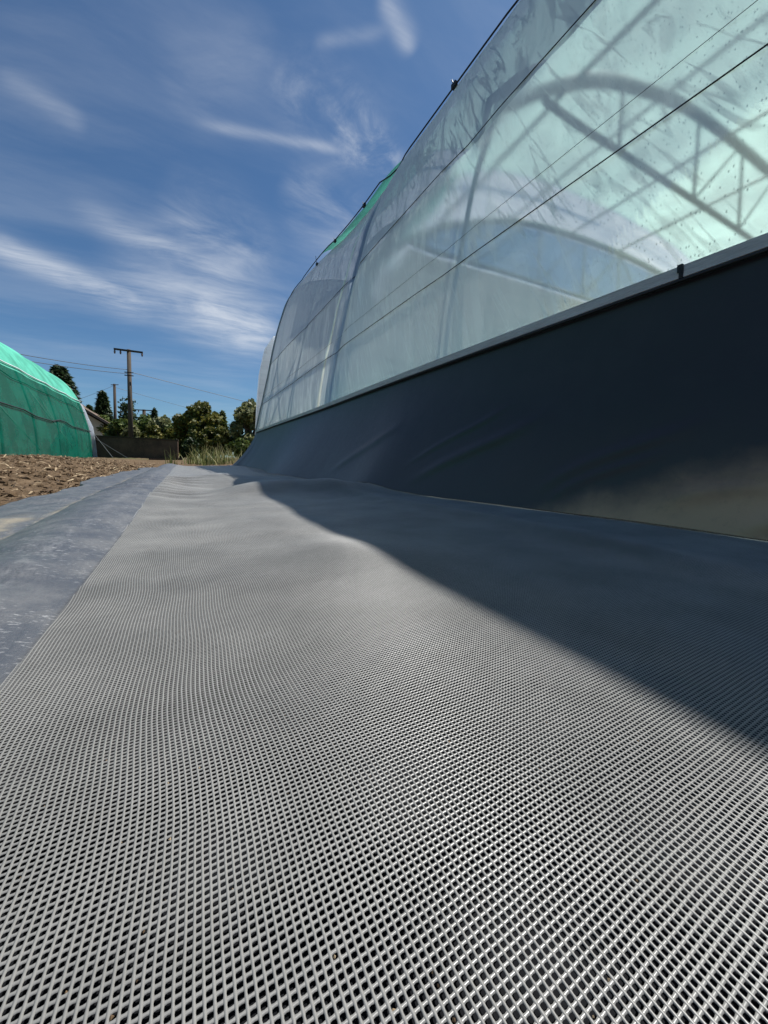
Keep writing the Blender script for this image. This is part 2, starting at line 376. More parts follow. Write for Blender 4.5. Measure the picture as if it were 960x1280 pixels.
M['roof_net'] = m_shade_net('mint_shade_net', (.66,.98,.82), .30, .04)
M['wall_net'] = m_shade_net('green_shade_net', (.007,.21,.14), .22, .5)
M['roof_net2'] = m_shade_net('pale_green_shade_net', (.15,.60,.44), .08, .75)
M['steel'] = m_plain('dull_galvanised_steel', (.24,.25,.26), (.36,.37,.38), .55, 8, .3, .1)
M['rail'] = m_plain('weathered_batten', (.40,.39,.365), (.72,.71,.67), .62, 7, 0, .5, .3, (6, .6, 6))
M['dark'] = m_plain('black_cord', (.012,.012,.014), (.03,.03,.032), .55, 20)
M['greycord'] = m_plain('grey_cord', (.06,.07,.075), (.10,.11,.115), .6, 20)
M['white'] = m_plain('white_plastic', (.62,.64,.65), (.80,.81,.82), .4, 5, 0, .3)
M['pole'] = m_plain('pole_concrete', (.055,.043,.033), (.11,.09,.07), .85, 2.2, 0, .3, .2, (3,3,.5))
M['wood'] = m_plain('dark_wood', (.035,.026,.02), (.085,.065,.05), .85, 3, 0, .4, .2, (4,4,.5))
M['rust'] = m_plain('rusty_brown_wall', (.045,.031,.025), (.16,.105,.078), .8, 1.4, 0, .4, .2)
M['render'] = m_plain('beige_render', (.52,.44,.33), (.64,.55,.43), .9, 1.0, 0, .2, .2)
M['tile'] = m_plain('roof_tile', (.10,.075,.06), (.20,.15,.115), .85, 3, 0, .5, .2)
M['bark'] = m_plain('bark', (.05,.038,.028), (.12,.09,.065), .9, 5, 0, .6, .2, (3,3,.6))
M['ceramic'] = m_plain('insulator', (.10,.06,.05), (.2,.12,.1), .25, 5)
M['leaf_dark'] = m_leaf('conifer_leaf', (.012,.026,.011), (.032,.058,.022), (.07,.10,.035))
M['leaf_mid'] = m_leaf('green_leaf', (.030,.055,.014), (.085,.125,.026), (.17,.19,.05))
M['leaf_olive'] = m_leaf('olive_leaf', (.030,.042,.010), (.11,.12,.022), (.25,.21,.05))
M['leaf_pale'] = m_leaf('pale_leaf', (.06,.075,.026), (.15,.165,.065), (.32,.31,.15))
M['weed'] = m_leaf('dry_weed', (.04,.065,.015), (.13,.15,.045), (.40,.35,.17))
M['chip'] = m_chip()

# ------------------------------------------------------------------ ground
def axis(segs):
    out = []
    for a, b, st in segs: out += list(np.arange(a, b, st))
    return np.array(sorted(set(np.round(out + [segs[-1][1]], 4))))
gx = axis([(-900,-60,60),(-60,-8,4),(-8,-3.2,.25),(-3.2,-.6,.045),(-.6,2.4,.12),(2.4,16,1.0),(16,60,4),(60,900,60)])
gy = axis([(-600,-20,40),(-20,-2,2),(-2,.8,.2),(.8,7,.05),(7,13,.1),(13,24,.5),(24,80,4),(80,1200,80)])
GX, GY = np.meshgrid(gx, gy, indexing='ij')
tag(link('ground', grid_mesh('ground', np.stack([GX, GY, ground_z(GX, GY)], -1)), M['soil'], smooth=True), kind='structure')

# ------------------------------------------------------------------ black sheet beside and under the net
sx = np.concatenate([np.linspace(-.80, -.60, 18), np.linspace(-.59, -.10, 60), np.linspace(-.08, 1.42, 46)])
sy = np.concatenate([np.arange(-.8, 4.0, .012), np.arange(4.0, 9.35, .03)])
SX, SY = np.meshgrid(sx, sy, indexing='ij')
left = np.clip((-.56-SX)/.24, 0, 1)
SXX = SX - left*(.03*np.sin(SY*3.1)+.05*np.sin(SY*1.3+1)+.02*np.sin(SY*8))
SZ = np.maximum(sheet_z(SX, SY), ground_z(SXX, SY)+.008)
SZ[0, :] = ground_z(SXX[0], SY[0])-.005                        # the outer border is buried in the soil
sheet = link('ground_sheet', grid_mesh('ground_sheet', np.stack([SXX, SY, SZ], -1)), M['sheet'], smooth=True)
tag(sheet, 'dusty black plastic sheet rolled along the grey net and tucked under the soil', 'plastic sheet')

# ------------------------------------------------------------------ grey extruded net
def build_net():
    PX, PY, RAD = .0038, .0036, .00070
    nth = 392; u0 = np.arange(nth)*PX
    def S(u, y):                                            # u: distance from the left edge
        y = np.asarray(y); w = edge_l(y)
        xx = w + u*(1 - .03*np.sin(y*1.1)*sstep(u, .3, 1.4)) + .0016*wob(u, y, 9.0, 41) + .0007*wob(u, y, 31.0, 43) + .0003*wob(u, y, 160.0, 44)
        yy = y + .010*wob(u, y, 2.6, 51) + .0025*wob(u, y, 12.0, 53) + .0003*wob(u, y, 140.0, 54)
        return np.stack([xx, yy, net_z(xx, yy)+.0002], -1)
    V = []; Q = []; base = 0
    def strips(P, side, k, rw, rh, lift, knots=False):                   # P[n, m, 3] centre lines, side: unit vector of the width
        nonlocal base
        ang = np.linspace(math.pi*1.06, -math.pi*.06, k)
        n, mm = P.shape[:2]
        kn = np.where(np.arange(mm) % 2 == 0, 1.38, .86)[None, :, None, None] if knots else 1.0
        kn = kn*(1+.10*wob(P[..., 0]*40, P[..., 1]*40, 9, 77))[:, :, None, None]
        o = P[:, :, None, :] + np.cos(ang)[None, None, :, None]*rw*kn*side + (np.sin(ang)*rh)[None, None, :, None]*np.array([0, 0, 1.0])
        o[..., 2] += lift
        i = (np.arange(n)[:, None, None]*mm + np.arange(mm-1)[None, :, None])*k + np.arange(k-1)[None, None, :] + base
        Q.append(np.stack([i, i+1, i+k+1, i+k], -1).reshape(-1, 4)); V.append(o.reshape(-1, 3)); base += n*mm*k
    ex, ey = np.array([1.0, 0, 0]), np.array([0, 1.0, 0])
    yn0, yn1, yf = -.30, 2.75, 4.2
    rows = np.arange(yn0, yn1, PY)
    # thick threads where they cross: radii breathe along the thread
    U, Y = np.meshgrid(u0, np.arange(yn0, yn1+PY, PY/2), indexing='ij'); strips(S(U, Y), ex, 5, RAD*.98, RAD*.80, .0007, True)
    ka = rows[rows < .62]; kb = rows[rows >= .62]
    Y, U = np.meshgrid(ka, np.linspace(0, u0[-1], 2*nth-1), indexing='ij'); strips(S(U, Y), ey, 5, RAD*1.04, RAD*.66, .0006, True)
    Y, U = np.meshgrid(kb, np.linspace(0, u0[-1], nth), indexing='ij'); strips(S(U, Y), ey, 5, RAD*.99, RAD*.64, .0006)
    U, Y = np.meshgrid(u0, np.arange(yn1, yf, PY*4), indexing='ij'); strips(S(U, Y), ex, 5, RAD*1.06, RAD*.86, .0007)
    rows2 = np.arange(rows[-1]+PY, yf, PY)
    Y, U = np.meshgrid(rows2, np.linspace(0, u0[-1], nth//2), indexing='ij'); strips(S(U, Y), ey, 5, RAD*.99, RAD*.64, .0006)
    U, Y = np.meshgrid(np.array([-.0014]), np.arange(yn0, 9.0, .012), indexing='ij'); strips(S(U, Y), ex, 6, .0020, .0019, .0006)   # selvedge
    nq = sum(len(q) for q in Q)
    # the far end, where a thread is thinner than a hair in the picture: a sheet
    U, Y = np.meshgrid(np.linspace(0, u0[-1], 70), np.arange(yf-.004, 9.3, .025), indexing='ij')
    P = S(U, Y); P[..., 2] += .0012; V.append(P.reshape(-1, 3)); Q.append(grid_quads(*P.shape[:2], base)); 
    q = np.concatenate(Q); idx = np.zeros(len(q), dtype=np.int32); idx[nq:] = 1
    # selvedge cord along the left border
    me = mesh_np('ground_net', np.concatenate(V), q, idx)
    o = link('ground_net', me, [M['net'], M['netfar']], smooth=True)
    return tag(o, 'long grey plastic mesh net laid over the ground beside the greenhouse', 'net')
build_net()
g = MB(); gv = []; gf = []
for k in range(900):                                        # grit caught in the holes of the net
    x = random.uniform(-.16, .6); y = .05 + .9*random.random()**1.3; r = random.uniform(.0004, .0010)
    c = Vector((x, y, float(net_z(np.array(x), np.array(y))) - .0002 + r*.4)); b = len(gv)
    for d in ((1,0,0),(-1,0,0),(0,1,0),(0,-1,0),(0,0,1),(0,0,-1)): gv.append(c + Vector(d)*r*random.uniform(.7, 1.3))
    gf += [(b+i, b+j, b+kk) for i in (0, 1) for j in (2, 3) for kk in (4, 5)]
g.add(gv, gf); tag(g.build('grit', M['chip']), kind='stuff')

# ------------------------------------------------------------------ straw and wood shreds on the soil bank
def build_litter(n=8500):
    xs = -(.72 + 3.4*rng.random(n)**1.1); ys = 1.6 + 11.5*rng.random(n)**1.25
    L = (.012+.085*rng.random(n)**2.2)*(1+.03*ys); W = np.minimum(L*rng.uniform(.06, .30, n), .013); an = rng.normal(.9, .8, n)
    pit = rng.normal(.05, .28, n); bend = rng.normal(0, .18, n)*L
    dx, dy = np.cos(an), np.sin(an); zz = ground_z(xs, ys) + .008 + .012*rng.random(n)
    V = np.zeros((n, 6, 3))
    for i, s in enumerate((-.5, 0, .5)):
        for j, w in enumerate((-.5, .5)):
            V[:, i*2+j, 0] = xs + dx*L*s - dy*W*w; V[:, i*2+j, 1] = ys + dy*L*s + dx*W*w
            V[:, i*2+j, 2] = zz + L*s*pit + (bend if s == 0 else 0) + w*W*rng.normal(.2, .4, n)
    b = np.arange(n)[:, None]*6
    Q = np.concatenate([b+np.array([[0, 2, 3, 1]]), b+np.array([[2, 4, 5, 3]])])
    tag(link('straw_litter', mesh_np('straw_litter', V.reshape(-1, 3), Q), M['chip']), kind='stuff')
build_litter()
def build_clods(n=2600):
    V = []; F = []; r = random.Random(12)
    bm0 = bmesh.new(); bmesh.ops.create_icosphere(bm0, subdivisions=1, radius=1)
    vs0 = [v.co.copy() for v in bm0.verts]; fs0 = [[v.index for v in f.verts] for f in bm0.faces]; bm0.free()
    for k in range(n):
        x = -(.76+3.2*r.random()**1.1); y = 1.8+10*r.random()**1.3; s = (.006+.034*r.random()**3)*(1+.02*y)
        z = float(ground_z(np.array(x), np.array(y))); b = len(V); sq = Vector((r.uniform(.7,1.4), r.uniform(.7,1.4), r.uniform(.5,.9)))
        for v in vs0: V.append((x+v.x*s*sq.x*r.uniform(.7,1.2), y+v.y*s*sq.y*r.uniform(.7,1.2), z+s*.25+v.z*s*sq.z*r.uniform(.7,1.2)))
        F += [tuple(i+b for i in f) for f in fs0]
    me = bpy.data.meshes.new('soil_clods'); me.from_pydata(V, [], F); tag(link('soil_clods', me, M['soil']), kind='stuff')
build_clods()

# ------------------------------------------------------------------ the film greenhouse on the right
Y0, YS, Y1 = -2.1, 4.145, 9.27
PA = np.array([(1.5,.62),(1.53,.90),(1.575,1.2),(1.66,1.62),(1.74,2.01),(1.85,2.41),(1.98,2.83),(2.11,3.12),(2.27,3.42),(2.6,3.86),(3.2,4.22),(4.4,4.52),(6.75,4.65)])
PB = np.array([(1.5,.61),(1.56,.90),(1.625,1.2),(1.715,1.62),(1.795,2.01),(1.875,2.43),(1.98,2.90),(2.11,3.36),(2.28,3.84),(2.62,4.30),(3.2,4.56),(4.4,4.72),(6.75,4.85)])
def smooth_poly(P, n=90):
    s = np.concatenate([[0], np.cumsum(np.hypot(*np.diff(P, axis=0).T))]); out = []
    m = len(P); tan = np.gradient(P, s, axis=0)
    for u in np.linspace(0, s[-1], n):
        i = min(np.searchsorted(s, u, 'right')-1, m-2); h = s[i+1]-s[i]; q = (u-s[i])/h
        out.append((2*q**3-3*q**2+1)*P[i] + (q**3-2*q**2+q)*h*tan[i] + (-2*q**3+3*q**2)*P[i+1] + (q**3-q**2)*h*tan[i+1])
    return np.array(out)
NP = 80
SA, SB = smooth_poly(PA, NP), smooth_poly(PB, NP)
XC = 6.75
HOOPS = [-1.9, 0.0, 2.05, YS, 6.24, 8.33]
def prof(y):                                                # half profile (world z) at y, near wall to ridge
    k = float(sstep(np.array(y), 4.7, 9.2)); P = SA*(1-k) + SB*k
    # the film is drawn in at every hoop and bellies out between
    d = min(abs(y-h) for h in HOOPS + [Y1]); pull = math.exp(-(d/.16)**2)*.035*(1.6 if abs(y-YS) < .5 else .6)
    s = np.linspace(0, 1, NP)[:, None]; env = np.sin(np.clip(s*2.2, 0, 1)*math.pi/1.0)**1
    step = .065*float(sstep(np.array(y), YS-.03, YS+.09)*(1-sstep(np.array(y), 5.2, 8.2)))   # the next length of film is lapped under the first
    out = P.copy(); out[:, 0] += ((pull+step)*np.clip(s*5, 0, 1)*(1-s*.8))[:, 0]; out[:, 1] += H
    return out
gh = thing('film_greenhouse', (1.5, Y1, 0), 'large rounded film covered greenhouse with black apron along its foot', 'greenhouse')
ys = np.concatenate([np.arange(Y0, YS-.4, .1), np.arange(YS-.4, YS+.4, .02), np.arange(YS+.4, Y1, .1), [Y1]])
half = np.array([prof(y) for y in ys])                      # [ny, NP, 2]
cut = int(np.argmin(np.abs(SA[:, 1]-2.12)))                 # the upper cord, where wall film meets roof film
def ruled(a, b, mirror=False):
    h = half[:, a:b]; X = h[..., 0]; Z = h[..., 1]
    if mirror: X = 2*XC - X
    Yg = np.repeat(ys[:, None], h.shape[1], 1)
    ripple = .010*wob(Yg*1.0 - Z*.33, Z*.15, 14, 61) if not mirror else 0
    return np.stack([X+ripple*np.clip((Z-.9)*2, 0, 1), Yg, Z], -1)
link('wall_film', grid_mesh('wall_film', ruled(0, cut+1)), M['film_wall'], gh, True)
ce = int(.235*2*NP)
link('crest_film', grid_mesh('crest_film', ruled(cut, ce+1)), M['film_crest'], gh, True)
sel = (ys > YS-.03) & (ys < YS+.24); lapP = ruled(0, ce+1)[sel]; lapP[..., 0] += .022
link('lap_film', grid_mesh('lap_film', lapP), M['film_lap'], gh, True)
roofP = np.concatenate([ruled(ce, NP), ruled(cut, NP, True)[:, ::-1][:, 1:]], 1)
link('roof_film', grid_mesh('roof_film', roofP), M['film_roof'], gh, True)
link('wall_film', grid_mesh('wall_film', ruled(0, cut+1, True)), M['film_roof'], gh, True)
def film_pt(y, z=None, idx=None, off=0.0):
    P = prof(y)
    if idx is None:
        i = int(np.argmax(P[:, 1] >= z)); a, b = P[max(i-1, 0)], P[i]; u = (z-a[1])/max(b[1]-a[1], 1e-6); p = a+(b-a)*u; tdir = b-a
    else: p = P[idx]; tdir = P[min(idx+1, NP-1)]-P[max(idx-1, 0)]
    tdir = tdir/np.hypot(*tdir); nrm = np.array([-tdir[1], tdir[0]]); q = p + nrm*off
    return Vector((q[0], y, q[1]))
def ratio_pts(k, y0, y1, off, step=.3):                     # a cord running along the film
    out = []
    for y in np.append(np.arange(y0, y1, step), y1):
        P = prof(y); j = int(np.argmax((P[:, 1]-H)/P[:, 0] >= k)); out.append(film_pt(y, idx=j, off=off))
    zs = np.mean([p.z for p in out]); return [film_pt(p.y, z=zs, off=off) for p in out]
for k, mt, r in ((.754, 'dark', .0028), (1.204, 'dark', .0032), (.85, 'greycord', .0012)):
    c = MB(); c.tube(ratio_pts(k, Y0, Y1, .006), r, 6); c.build('cord', M[mt], gh, True)
# mint shade net over the near bays, and its narrow tail on the crest further back
def net_panel(y0, y1, side_fn, off, far=True):
    yy = np.arange(y0, y1+.001, .1); rows = []
    for y in yy:
        P = prof(min(y, Y1)); tdir = np.gradient(P, axis=0); tdir /= np.hypot(tdir[:, 0], tdir[:, 1])[:, None]
        Q = P + np.stack([-tdir[:, 1], tdir[:, 0]], -1)*off
        X = np.concatenate([Q[:, 0], (2*XC-Q[:, 0])[::-1][1:]]); Z = np.concatenate([Q[:, 1], Q[:, 1][::-1][1:]])
        s0, s1 = side_fn(y); ss = np.linspace(s0, s1, 70)*(len(X)-1); ii = np.arange(len(X))
        rows.append(np.stack([np.interp(ss, ii, X), np.full(70, y), np.interp(ss, ii, Z) + .004*np.sin(ss*1.3+y*6)], -1))
    return np.array(rows)
def crest(y): return .255 - .012*math.sin(y*3)
link('shade_net', grid_mesh('shade_net', net_panel(Y0, 4.22, lambda y: (.238, .93), .025)), M['roof_net'], gh, True)
link('shade_net', grid_mesh('shade_net', net_panel(4.24, 7.6, lambda y: (.209 + .022*((y-4.2)/3.4)**2, .262), .085)), M['roof_net2'], gh, True)
# cable lying on the crest, with clips
def sil_idx(y): P = prof(y); return int(np.argmax((P[:, 1]-H)/P[:, 0]))
cab = MB(); cab.tube([film_pt(y, idx=sil_idx(y), off=.02+.085*float(sstep(np.array(y), 4.1, 4.5)*(1-sstep(np.array(y), 6.3, 8.6)))) for y in np.append(np.arange(Y0, Y1, .2), Y1)], .008, 6); cable = cab.build('crest_cable', M['dark'], gh, True)
for y in (2.9, 5.0, 6.1, 7.2):
    p = film_pt(y, idx=sil_idx(y), off=.03 if y < 4.2 or y > 7 else .1); c = MB(); c.box((-.012,-.03,-.022), (.02,.03,.018), Matrix.Translation(p)); c.tube([p, p+Vector((-.012, .02, .055 if y < 7 else .16))], .005, 5)
    c.build('clip', M['dark'], cable)
# hoops: ellipse arch + tie beam + struts + legs
CHZ = 2.83 + H; HX0, HX1 = 2.36, 2*XC-2.36+.0
AP = smooth_poly(np.array([(1.95,2.50),(2.16,2.74),(2.52,3.03),(2.90,3.27),(3.84,3.62),(5.2,3.81),(6.75,3.87)]), 24)
def arch_pt(x): return float(np.interp(min(x, 2*XC-x), AP[:, 0], AP[:, 1])) + H
def make_hoop(y, tall=0.0):
    hw = film_pt(y, z=2.55+H, off=-.05)
    pts = [(hw.x, y, hw.z)] + [(x, y, z+H) for x, z in AP[1:]]
    pts = pts + [(2*XC-x, yy, z) for x, yy, z in pts[::-1][1:]]
    leg = [(1.58, y, .02)] + [tuple(film_pt(y, z=zz, off=-.05)) for zz in (.9, 1.2, 1.6, 2.0, 2.3, 2.6)]
    legr = [(2*XC-x, yy, z) for x, yy, z in leg][::-1]
    rl = .034 if y > 4 else .014
    h = MB(); h.tube(leg+pts+legr, [rl]*len(leg)+[min(.053, .028+.010*k) for k in range(len(pts)//2)]+[.053]+[.053]*(len(pts)//2)+[.034]*len(legr), 8); hp = h.build('hoop', M['steel'], gh, True)
    b = MB(); b.tube([(HX0, y, CHZ+tall), (HX1, y, CHZ+tall)], .030, 8); b.build('tie_beam', M['steel'], hp, True)
    for i, x in enumerate((3.3, 4.65, 5.75, 6.75, 7.75, 8.85, 10.2)):
        s = MB(); s.tube([(x, y, CHZ+tall), (x, y, arch_pt(x)+tall)], .018, 6); s.build('strut', M['steel'], hp, True)
        x2 = x+1.0 if x < XC else x-1.0
        if x != XC:
            s = MB(); s.tube([(x, y, CHZ+tall), (x2, y, arch_pt(x2)+tall-.02)], .014, 6); s.build('strut', M['steel'], hp, True)
for y in HOOPS: make_hoop(y)
for x, z in ((HX0+.05, CHZ-.05), (4.0, arch_pt(4.0)+.05), (5.4, arch_pt(5.4)+.05), (XC, arch_pt(XC)+.06), (8.4, arch_pt(8.4)+.05), (10.0, arch_pt(10)+.05), (HX1-.05, CHZ-.05)):
    b = MB(); b.tube([(x, Y0, z), (x, Y1-.02, z)], .02, 6); b.build('purlin', M['steel'], gh, True)
# partition inside at the seam: bluish clear lunette above the tie beam, milky film below
yp = YS+.06
hh = [(x, z+H-.03) for x, z in AP if z+H-.03 > CHZ+.02]; arc = [Vector((x, yp, z)) for x, z in [(hh[0][0]-.05, CHZ)]+hh] + [Vector((2*XC-x, yp, z)) for x, z in ([(hh[0][0]-.05, CHZ)]+hh)[::-1][1:]]
b = MB(); b.prism(arc, Vector((0, .012, 0))); b.build('lunette_film', M['film_lunette'], gh)
pw = [film_pt(yp, z=zz, off=-.10) for zz in (.9, 1.2, 1.6, 2.0, 2.3, 2.6)]; pw = [Vector((1.68, yp, .02))] + pw + [Vector((2.34, yp, CHZ-.03))]; pw = pw + [Vector((2*XC-p.x, p.y, p.z)) for p in pw[::-1]]
b = MB(); b.prism(pw, Vector((0, .012, 0))); b.build('partition_film', M['film_gable'], gh)
# gable at the far end: hoop tube on the edge, milky film, bulging white corner
e = MB(); e.tube([Vector((x, Y1, z)) for x, z in prof(Y1)] + [Vector((2*XC-x, Y1, z)) for x, z in prof(Y1)[::-1][1:]], .03, 8); e.build('end_hoop', M['steel'], gh, True)
gp = [Vector((x+.02, Y1+.02, z-.02)) for x, z in prof(Y1)[::2]] + [Vector((2*XC-x-.02, Y1+.02, z-.02)) for x, z in prof(Y1)[::-1][1::2]]
gp = [Vector((1.52, Y1+.02, .02))] + gp + [Vector((2*XC-1.52, Y1+.02, .02))]
b = MB(); b.prism(gp, Vector((0, .012, 0))); b.build('gable_film', M['film_gable'], gh)
fl = [on_y(x, y, 10.1) for x, y in ((320,560),(320,543),(322,500),(325,464),(331,436),(342,420),(372,420),(372,560))]
b = MB(); b.prism(fl, Vector((.05, .5, 0))); b.build('gable_porch', M['film_bright'], gh)
# sawhorse diagonals seen near the far end
for (ya, za), (yb, zb) in (((6.3, .9), (8.2, 2.6)), ((8.2, .9), (6.5, 2.4))):
    b = MB(); b.tube([film_pt(ya, z=za, off=-.12), film_pt(yb, z=zb, off=-.12)], .018, 6); b.build('brace', M['steel'], gh, True)
# batten along the foot of the film, in two lengths with a clip at the joint
ZR = .842
def rail_pt(y): return 1.495 + .004*math.sin(y*1.7), ZR + .006*math.sin(y*.9) - .012*float(sstep(np.array(y), 5, 9))
def batten(y0, y1):
    b = MB(); yy = np.append(np.arange(y0, y1, .15), y1); vs = []; fs = []
    for y in yy:
        x, z = rail_pt(y); vs += [(x-.020, y, z-.021), (x+.012, y, z-.023), (x+.012, y, z+.023), (x-.014, y, z+.021)]
    for i in range(len(yy)-1):
        for k in range(4): fs.append((i*4+k, i*4+(k+1) % 4, i*4+4+(k+1) % 4, i*4+4+k))
    fs += [(0,1,2,3), tuple(len(vs)-4+k for k in (3,2,1,0))]; b.add(vs, fs); return b.build('batten', M['rail'], gh)
batten(Y0, .640); bt = batten(.652, Y1)
x, z = rail_pt(.646); c = MB(); c.box((x-.0215, .639, z-.022), (x+.008, .6515, z+.010)); c.box((x-.0225, .641, z-.002), (x-.012, .656, z+.0235)); c.tube([(x-.0225, .642, z-.018), (x-.024, .648, z+.005), (x-.021, .654, z+.022)], .0022, 6)
c.build('clip', M['dark'], bt)
c = MB(); c.tube([(rail_pt(y)[0]-.019, y, rail_pt(y)[1]-.030) for y in np.arange(Y0, Y1, .2)], .006, 6); c.build('apron_cord', M['dark'], gh, True)
# black apron
def base_x(y): return 1.285 - .055*sstep(y, .5, 1.3) - .12*sstep(y, 1.2, 2.6) - .14*np.exp(-((y-4.6)/1.2)**2) + .02*np.sin(y*2.2) - .13*sstep(y, 8, 9.3)
ay = np.concatenate([np.arange(Y0, 2.6, .012), np.arange(2.6, 9.3, .03)]); av = np.linspace(0, 1, 90)
AY, AV = np.meshgrid(ay, av, indexing='ij')
BX = base_x(AY); BZ = net_z(BX, AY) + .006
RX = np.array([rail_pt(y)[0] for y in ay])[:, None]; RZ = np.array([rail_pt(y)[1] for y in ay])[:, None]-.026
curve = AV**1.9                                             # hangs steep, then sweeps out onto the net
AX = RX + (BX-RX)*(.30*AV + .70*curve); AZ = RZ + (BZ-RZ)*AV
def ridge(y0, v0, y1, v1, w, amp):                          # a tension crease from (y0, v0) to (y1, v1)
    dy, dv = (y1-y0), (v1-v0); L = math.hypot(dy, dv); q = ((AY-y0)*dy + (AV-v0)*dv)/L**2; dist = ((AY-y0)*dv - (AV-v0)*dy)/L
    dist = dist + .02*np.sin(q*5)
    return amp*np.exp(-(dist/w)**2)*sstep(q, -.1, .3)*(1-sstep(q, .7, 1.1))
D = (ridge(.62,.93,.18,.74,.035,.014) + ridge(.55,.86,.22,.80,.02,-.008) + ridge(1.05,.90,.55,.58,.028,.011) + ridge(1.0,.96,.62,.68,.022,.009)
     + ridge(1.9,.92,1.15,.50,.035,.012) + ridge(2.0,.80,1.35,.40,.022,.007) + ridge(.42,.99,.10,.86,.03,.02) + ridge(3.2,.9,2.3,.45,.05,.012)
     + .006*wob(AY, AV*.8, 4.5, 71)*np.sin(AV*math.pi)
     + .010*np.sin(AY*9+AV*3)*AV**2*sstep(AY, 7.6, 8.6) + .03*np.exp(-((AY-8.95)/.10)**2)*AV)
AX = AX - D*.9; AZ = AZ + D*.35*(1-AV)
kick = .05*sstep(AY, 8.95, 9.3)
AX = AX - kick*AV
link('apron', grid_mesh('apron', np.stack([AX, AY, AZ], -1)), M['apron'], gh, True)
# apron end turned round the corner
b = []
for q in np.linspace(0, 1, 14):
    row = np.stack([AX[-1] + .18*q*(1-av)+.10*q, np.full(90, ay[-1] + .35*math.sin(q*1.5)), AZ[-1]], -1); b.append(row)
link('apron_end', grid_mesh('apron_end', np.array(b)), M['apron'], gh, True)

# ------------------------------------------------------------------ green net tunnel on the left
TY0, TY1 = 3.0, 25.6
TP = np.array([(-4.49,-.10),(-4.50,.35),(-4.56,1.22),(-4.77,2.22),(-5.0,2.98),(-5.25,3.5),(-5.6,3.98),(-6.3,4.50),(-7.3,4.82),(-8.6,4.95)])
TS = smooth_poly(TP, 60); TXC = -8.6
tun = thing('net_tunnel', (-4.6, TY1, .1), 'green shade net covered tunnel standing behind the soil bank on the left', 'greenhouse')
THOOPS = list(np.arange(TY0+.2, TY1, 2.8)) + [TY1-.05]
tys = np.arange(TY0, TY1+.01, .1)
def tprof(y):
    d = min(abs(y-h) for h in THOOPS); P = TS.copy(); s = np.linspace(0, 1, 60)
    sag = .05*(1-math.exp(-(d/.7)**2)); P[:, 0] -= sag*np.sin(s*math.pi)*.8; P[:, 1] += H - sag*np.clip(s*1.5-.3, 0, 1); return P
TG = np.array([tprof(y) for y in tys]); tcut = int(np.argmin(np.abs(TS[:, 1]-2.95)))
def tstrip(a, b, off=0.0):
    h = TG[:, a:b]; return np.stack([h[..., 0]+off, np.repeat(tys[:, None], b-a, 1), h[..., 1]+off*.5], -1)
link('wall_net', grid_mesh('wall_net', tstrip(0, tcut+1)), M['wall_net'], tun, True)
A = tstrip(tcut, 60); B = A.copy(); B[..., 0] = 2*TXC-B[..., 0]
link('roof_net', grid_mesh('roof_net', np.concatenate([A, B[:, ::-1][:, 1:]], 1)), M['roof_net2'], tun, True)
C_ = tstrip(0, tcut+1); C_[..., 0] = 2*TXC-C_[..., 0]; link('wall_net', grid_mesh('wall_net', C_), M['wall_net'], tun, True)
def tpt(y, z, off=.02):
    P = tprof(y); i = int(np.argmax(P[:, 1] >= z)); return Vector((P[i, 0]+off, y, P[i, 1]))
for z0, z1, r, mt in ((1.80, 1.58, .022, 'dark'), (3.24, 3.22, .018, 'dark'), (3.16, 3.14, .022, 'white'), (2.95, 2.62, .014, 'wall_net')):
    c = MB(); n = 24; c.tube([tpt(TY0+(TY1-TY0)*k/n, z0+(z1-z0)*k/n + .03*math.sin(k*1.1)*(mt == 'dark' and z0 < 2), .04) for k in range(n+1)], r, 6); c.build('cord' if mt != 'wall_net' else 'seam', M[mt], tun, True)
for y in THOOPS:
    P = TS.copy(); P[:, 1] += H
    h = MB(); h.tube([(x-.06, y, z-.05) for x, z in P] + [(2*TXC-x+.06, y, z-.05) for x, z in P[::-1][1:]], .035, 6); h.build('hoop', M['steel'], tun, True)
for (ya, za, yb, zb) in ((13.2, 2.6, 17.6, .5), (17.8, 2.7, 22.6, .5), (22.0,.5,19.0,2.4)):
    c = MB(); c.tube([tpt(ya, za, -.10), tpt(yb, zb, -.10)], .022, 6); c.build('brace', M['white'], tun, True)
# dark inner skirt band at the wall foot and the white gable edge
c = MB(); wp = [on_y(x, y, TY1+.12) for x, y in ((99,503),(104,508),(112,526),(116,534),(118.5,548),(121.5,571),(121.5,575),(115,575),(113,544),(105,521))]
c.prism(wp, Vector((0, .12, 0))); c.build('gable_flap', M['film_bright'], tun)
gpt = [Vector((x, TY1+.02, z+H)) for x, z in TS[::3]] + [Vector((2*TXC-x, TY1+.02, z+H)) for x, z in TS[::-1][1::3]]
c = MB(); c.prism(gpt, Vector((0, .012, 0))); c.build('gable_film', M['film_gable'], tun)
for a, bq in (((118,543),(141,572)), ((119,548),(160,573))):
    c = MB(); c.tube([on_y(*a, TY1+.2), on_y(*bq, TY1-1.5)], .014, 5); c.build('guy_rope', M['greycord'], tun)

